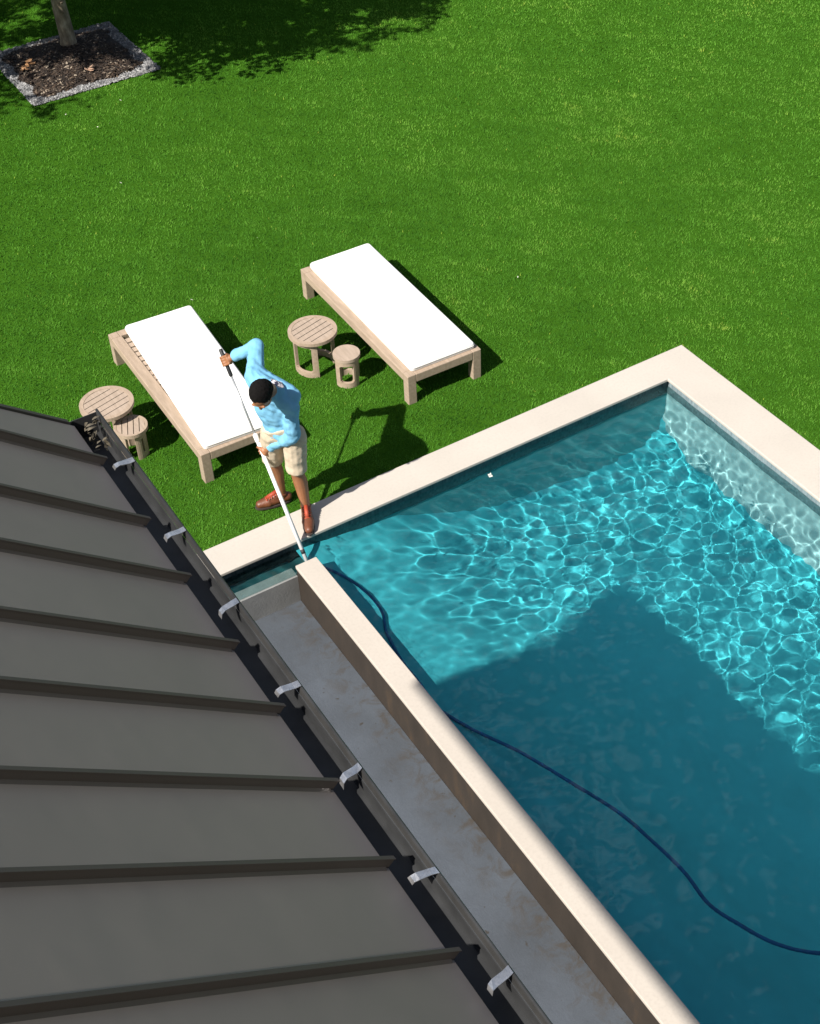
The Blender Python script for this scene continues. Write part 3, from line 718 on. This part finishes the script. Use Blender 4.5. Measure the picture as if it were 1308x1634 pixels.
class Blob:
    """overlapping tapered limbs, fused by a voxel remesh into one continuous surface"""
    def __init__(s): s.m = MB()
    def cap(s, p0, r0, p1, r1, flat0=False, flat1=False, seg=14, sx=1.0, axis=None):
        p0, p1 = Vector(p0), Vector(p1); d = (p1-p0).normalized()
        a = (axis or d.orthogonal()); a = (a-d*a.dot(d)).normalized(); b = d.cross(a)
        st = []
        if flat0: st.append((p0, r0))
        else: st += [(p0-d*r0*math.cos(t), max(1e-4, r0*math.sin(t))) for t in (0.0, .35, .7, 1.1, PI/2)]
        if flat1: st.append((p1, r1))
        else: st += [(p1+d*r1*math.cos(t), max(1e-4, r1*math.sin(t))) for t in (PI/2, 1.1, .7, .35, 0.0)]
        V = [c+(a*math.cos(2*PI*k/seg)*sx+b*math.sin(2*PI*k/seg))*r for c, r in st for k in range(seg)]; n = len(st)
        F = [(i*seg+k, i*seg+(k+1) % seg, (i+1)*seg+(k+1) % seg, (i+1)*seg+k) for i in range(n-1) for k in range(seg)]
        s.m.add(V, F+[tuple(range(seg-1, -1, -1)), tuple(range((n-1)*seg, n*seg))], True); return s
    def ell(s, c, rx, ry, rz, X, Y, Z, n=12):
        c = Vector(c); V = []
        for i in range(n+1):
            t = PI*i/n
            for k in range(2*n):
                u = PI*k/n; V.append(c+X*(rx*max(1e-3, math.sin(t))*math.cos(u))+Y*(ry*max(1e-3, math.sin(t))*math.sin(u))+Z*(rz*math.cos(t)))
        w = 2*n; F = [(i*w+k, (i+1)*w+k, (i+1)*w+(k+1) % w, i*w+(k+1) % w) for i in range(n) for k in range(w)]
        s.m.add(V, F+[tuple(range(w)), tuple(range(n*w+w-1, n*w-1, -1))], True); return s
    def chain(s, pts, rads):
        for i in range(len(pts)-1): s.cap(pts[i], rads[i], pts[i+1], rads[i+1])
        return s
    def build(s, name, mat, parent, vox, smooth=3, fn=None, off=PM):
        me = bpy.data.meshes.new(name+'_raw'); me.from_pydata([tuple(Vector(v)-off) for v in s.m.v], [], s.m.f); me.update()
        o = bpy.data.objects.new(name+'_raw', me); COL.objects.link(o)
        r = o.modifiers.new('r', 'REMESH'); r.mode = 'VOXEL'; r.voxel_size = vox; r.use_smooth_shade = True
        if smooth:
            q = o.modifiers.new('s', 'SMOOTH'); q.iterations = smooth; q.factor = 0.5
        dg = bpy.context.evaluated_depsgraph_get(); dg.update()
        m2 = bpy.data.meshes.new_from_object(o.evaluated_get(dg)); m2.name = name
        bpy.data.objects.remove(o); bpy.data.meshes.remove(me)
        if fn:
            for v in m2.vertices: v.co = fn(v.co, v.normal)
        m2.materials.clear(); m2.materials.append(mat)
        for f in m2.polygons: f.use_smooth = True
        o = bpy.data.objects.new(name, m2); COL.objects.link(o); o.parent = parent
        return o

M_SKIN = simple('brown_skin', (0.30,0.125,0.055), 0.5, 0.12, 9, 0.08, 120)
M_HAIR = simple('black_hair', (0.006,0.005,0.005), 0.9, 0.3, 60, 0.8, 180, spec=0.15)
M_SHORT = simple('khaki_cotton', (0.52,0.43,0.32), 0.85, 0.08, 14, 0.15, 300)
def mat_shirt():
    t = NT('light_blue_cotton'); c = t.coord(); n = t.noise(c, 9, 4)
    base = t.ramp(n, [(0.3, (0.155,0.40,0.60)), (0.7, (0.185,0.45,0.66))])
    # printed patch on the back of the right shoulder
    mp = t.n('ShaderNodeVectorMath', operation='DISTANCE'); t.t.links.new(c, mp.inputs[0]); pc = Vector((3.445, 8.085, 1.385))-PM; mp.inputs[1].default_value = pc
    inside = t.math('LESS_THAN', mp.outputs['Value'], 0.06)
    v = t.noise(c, 42, 3, 0.6)
    pr = t.ramp(v, [(0.38, (0.03,0.03,0.06)), (0.47, (0.75,0.72,0.75)), (0.60, (0.45,0.25,0.30)), (0.66, (0.8,0.8,0.82))], 'CONSTANT')
    t.base(t.mix(inside, base, pr), 0.85); t.bump(t.noise(c, 220, 3), 0.1, 0.003); return t.m
M_SHIRT = mat_shirt()

# body: one continuous skin surface
B = Blob()
B.ell(J['head'], 0.074, 0.094, 0.104, sd_, fd, ua)                                             # skull
B.ell(J['head']+fd*0.045-ua*0.055, 0.056, 0.060, 0.062, sd_, fd, ua)                            # jaw
B.cap(J['head']+fd*0.094+ua*0.004, 0.009, J['head']+fd*0.110-ua*0.026, 0.014)                   # nose
B.cap(J['head']+fd*0.088+ua*0.022-sd_*0.045, 0.010, J['head']+fd*0.088+ua*0.022+sd_*0.045, 0.010)   # brow
B.cap(J['head']+fd*0.090-ua*0.060-sd_*0.018, 0.009, J['head']+fd*0.090-ua*0.060+sd_*0.018, 0.009)   # lips
for q in (-1, 1): B.ell(J['head']+sd_*0.065*q-ua*0.014-fd*0.004, 0.009, 0.017, 0.026, sd_, fd, ua)     # ears
B.cap(J['head']-fd*0.03-ua*0.06, 0.056, J['neck']+Vector((0, 0, .0)), 0.060)
B.chain([J['neck'], J['chest'], J['waist'], J['pelvis']], [0.08, 0.10, 0.09, 0.10])
for a, b_, c, r in ((J['sho_r'], J['elb_r'], GR, 1), (J['sho_l'], J['elb_l'], GL, -1)):
    B.cap(J['neck'], 0.052, a, 0.044); B.cap(a, 0.044, b_, 0.036)
    wr = b_.lerp(c, 0.80); B.cap(b_, 0.036, wr, 0.027)
    # hand: palm beside the pole, four curled fingers and a thumb closing from the side
    out = (b_-c); out = (out-pd*out.dot(pd)).normalized(); tg = pd.cross(out).normalized()*r
    palm = c+out*0.040; B.ell(palm, 0.046, 0.036, 0.020, pd, tg, out, 8); B.cap(wr, 0.027, palm+out*0.006, 0.024)
    rp_ = 0.026
    for k, (s_o, ln) in enumerate(((-0.031, 0.9), (-0.010, 1.0), (0.011, 0.96), (0.031, 0.8))):
        pts = [palm+pd*s_o+tg*0.024]
        for th in (0.9, 1.75, 2.6, 3.4*ln): pts.append(c+pd*s_o*1.05+(out*math.cos(th)+tg*math.sin(th))*rp_)
        B.chain(pts, [0.0105, 0.0105, 0.010, 0.0095, 0.0085])
    B.chain([palm-pd*0.022*r-tg*0.022, c-pd*0.040+(out*0.5-tg*0.85)*0.030, c-pd*0.046+(-out*0.4-tg*0.8)*0.026], [0.013, 0.011, 0.009])
for h_, k_, a_ in ((J['hip_r'], J['knee_r'], J['ank_r']), (J['hip_l'], J['knee_l'], J['ank_l'])):
    B.cap(J['pelvis'], 0.11, h_, 0.088); B.cap(h_, 0.086, k_, 0.056)
    back = -fh*0.014; calf = k_.lerp(a_, 0.33)+back
    B.cap(k_, 0.053, calf, 0.058); B.cap(calf, 0.058, a_, 0.036)
for a_, t_ in ((J['ank_r'], J['toe_r']), (J['ank_l'], J['toe_l'])):
    B.cap(a_, 0.036, Vector((a_.x, a_.y, 0.035)).lerp(Vector((t_.x, t_.y, 0.035)), 0.25), 0.036)
    B.cap(Vector((a_.x, a_.y, 0.04)), 0.034, Vector((t_.x, t_.y, 0.03)).lerp(Vector((a_.x, a_.y, 0.03)), 0.25), 0.026)
body = B.build('body', M_SKIN, man, 0.0055, 2)
# eyes
M_EYE = simple('dark_eye', (0.03,0.02,0.015), 0.2, 0.1)
for q in (-1, 1):
    c = J['head']+fd*0.086+ua*0.008+sd_*0.030*q-PM
    MB().tube([c-fd*0.006, c+fd*0.004, c+fd*0.007], [0.010, 0.008, 0.003], 10).build('eye', M_EYE, man)
# hair: close-cropped cap over the skull
H = Blob(); H.ell(J['head']-fd*0.016+ua*0.016, 0.083, 0.098, 0.103, sd_, fd, ua)
H.ell(J['head']-fd*0.042-ua*0.025, 0.073, 0.068, 0.072, sd_, fd, ua)
H.build('hair', M_HAIR, man, 0.006, 1, lambda p, n: p+n*(0.004*mnoise.noise(p*55)))
# shirt
def wrinkle(amp, f1, ax):
    ax = Vector(ax).normalized()
    def fn(p, n):
        t = p.dot(ax); q = p-ax*t
        w = mnoise.noise(Vector((q.x*f1*.5, q.y*f1*.5, q.z*f1*.5))+ax*t*f1*1.6+Vector((3, 1, 7)))
        return p+n*(amp*w+amp*.5*mnoise.noise(p*f1*2.4))
    return fn
T = Blob()
bk = -fh
T.cap(J['neck']+bk*0.01, 0.082, J['chest'], 0.122, axis=sd_, sx=1.3).cap(J['chest'], 0.122, J['waist'], 0.112, sx=1.32, axis=sd_).cap(J['waist'], 0.112, J['pelvis']+Vector((0, 0, -0.02)), 0.124, False, True, sx=1.28, axis=sd_)
T.cap(J['sho_r']+bk*0.03, 0.072, J['sho_l']+bk*0.045+Vector((0, 0, .05)), 0.076)
T.cap(J['head'].lerp(J['neck'], 0.72), 0.064, J['neck'], 0.085, True)                         # collar
for a, b_, c in ((J['sho_r'], J['elb_r'], GR), (J['sho_l'], J['elb_l'], GL)):
    T.cap(J['neck'].lerp(J['chest'], .15), 0.088, a, 0.074); T.cap(J['chest'], 0.10, a, 0.076); T.cap(a, 0.072, b_, 0.058)
    T.cap(b_, 0.057, b_.lerp(c, 0.74), 0.039, False, True)
T.build('shirt', M_SHIRT, man, 0.007, 3, wrinkle(0.014, 10.0, (0.5, -0.4, 0.75)))
# shorts
K = Blob(); K.cap(J['waist']+Vector((0, 0, -.06)), 0.130, J['pelvis'], 0.118, True, False, sx=1.22, axis=sd_)
for h_, k_ in ((J['hip_r'], J['knee_r']), (J['hip_l'], J['knee_l'])):
    K.cap(J['pelvis'], 0.112, h_, 0.098); K.cap(h_, 0.100, h_.lerp(k_, 0.93), 0.085, False, True)
K.build('shorts', M_SHORT, man, 0.007, 2, wrinkle(0.007, 11.0, (0.3, 0.2, 1)))
# shoes
M_SHOE = simple('brown_leather', (0.135,0.045,0.020), 0.45, 0.25, 18, 0.2, 60)
M_SOLE = simple('dark_sole', (0.05,0.035,0.03), 0.7, 0.2, 20)
M_LACE = simple('red_lace', (0.34,0.05,0.02), 0.6, 0.15, 30)
for a_, t_, zg in ((J['ank_r'], J['toe_r'], GZ+0.012), (J['ank_l'], J['toe_l'], 0.0005)):
    d = Vector((t_.x-a_.x, t_.y-a_.y, 0)); L = d.length; d.normalize(); w = Vector((-d.y, d.x, 0)); a0 = Vector((a_.x, a_.y, zg))
    Q = Blob(); heel = a0-d*0.045+Vector((0, 0, .047)); ball = a0+d*(L*0.58)+Vector((0, 0, .040)); toe = a0+d*(L-0.005)+Vector((0, 0, .034))
    Q.cap(heel, 0.040, ball, 0.047, axis=w).cap(ball, 0.047, toe, 0.033, axis=w, sx=1.12).cap(a0+d*0.005+Vector((0, 0, .05)), 0.040, a0+d*0.0+Vector((0, 0, .105)), 0.046, False, True)
    Q.cap(a0+d*0.03+Vector((0, 0, .085)), 0.036, ball+Vector((0, 0, .006)), 0.038)
    sh = Q.build('shoe', M_SHOE, man, 0.006, 2, lambda p, n, z=zg: Vector((p.x, p.y, max(p.z, z+0.012))))
    m = MB(); out_ = []
    for k in range(20):
        u = 2*PI*k/20; c0 = a0+d*(L*0.5-0.022); rx = L*0.5+0.058; ry = 0.046 if math.cos(u) < 0 else 0.050
        out_.append(c0+d*rx*math.copysign(abs(math.cos(u))**0.8, math.cos(u))+w*ry*math.copysign(abs(math.sin(u))**0.8, math.sin(u))-PM)
    n = len(out_); m.add([(p.x, p.y, zg) for p in out_]+[(p.x, p.y, zg+0.016) for p in out_], [tuple(range(n-1, -1, -1)), tuple(range(n, 2*n))]+[(i, (i+1) % n, n+(i+1) % n, n+i) for i in range(n)])
    m.build('sole', M_SOLE, sh)
    m = MB()
    for k in range(5):
        c0 = a0+d*(0.045+k*0.021)+Vector((0, 0, 0.118-k*0.0085))-PM; x = (-1)**k
        m.tube([c0-w*0.032-Vector((0, 0, .010)), c0+d*0.006*x+Vector((0, 0, .003)), c0+w*0.032-Vector((0, 0, .010))], 0.006, 6)
    m.tube([a0+d*0.035+Vector((0, 0, .125))-PM, a0+d*0.125+Vector((0, 0, .083))-PM], [0.020, 0.016], 8)
    m.build('laces', M_LACE, sh)

# pole held in both hands
pole = empty('pool_pole', POLE_B); tag(pole, 'long white telescopic cleaning pole held by the man and dipped into the pool', 'pole')
def pp(t): return POLE_A+(POLE_B-POLE_A)*t-POLE_B
M_WHITE = simple('white_pole_paint', (0.78,0.78,0.77), 0.35, 0.04, 6)
M_ALU = simple('grey_pole_metal', (0.42,0.43,0.45), 0.35, 0.06, 6, metal=0.6)
M_GRIP = simple('black_rubber', (0.02,0.02,0.022), 0.6, 0.2, 20)
MB().tube([pp(0.085), pp(0.40)], 0.0085, 12).build('inner_tube', M_ALU, pole)
MB().tube([pp(0.37), pp(1.0)], 0.0165, 14).build('outer_tube', M_WHITE, pole)
MB().tube([pp(0.365), pp(0.37), pp(0.40), pp(0.405)], [0.012, 0.021, 0.021, 0.0168], 14).build('lock_collar', M_WHITE, pole)
MB().tube([pp(-0.02), pp(-0.015), pp(0.10), pp(0.105)], [0.010, 0.0155, 0.0155, 0.010], 12).build('grip', M_GRIP, pole)
MB().tube([pp(0.905), pp(0.925)], 0.0175, 14).build('collar', M_GRIP, pole)
#NEXT
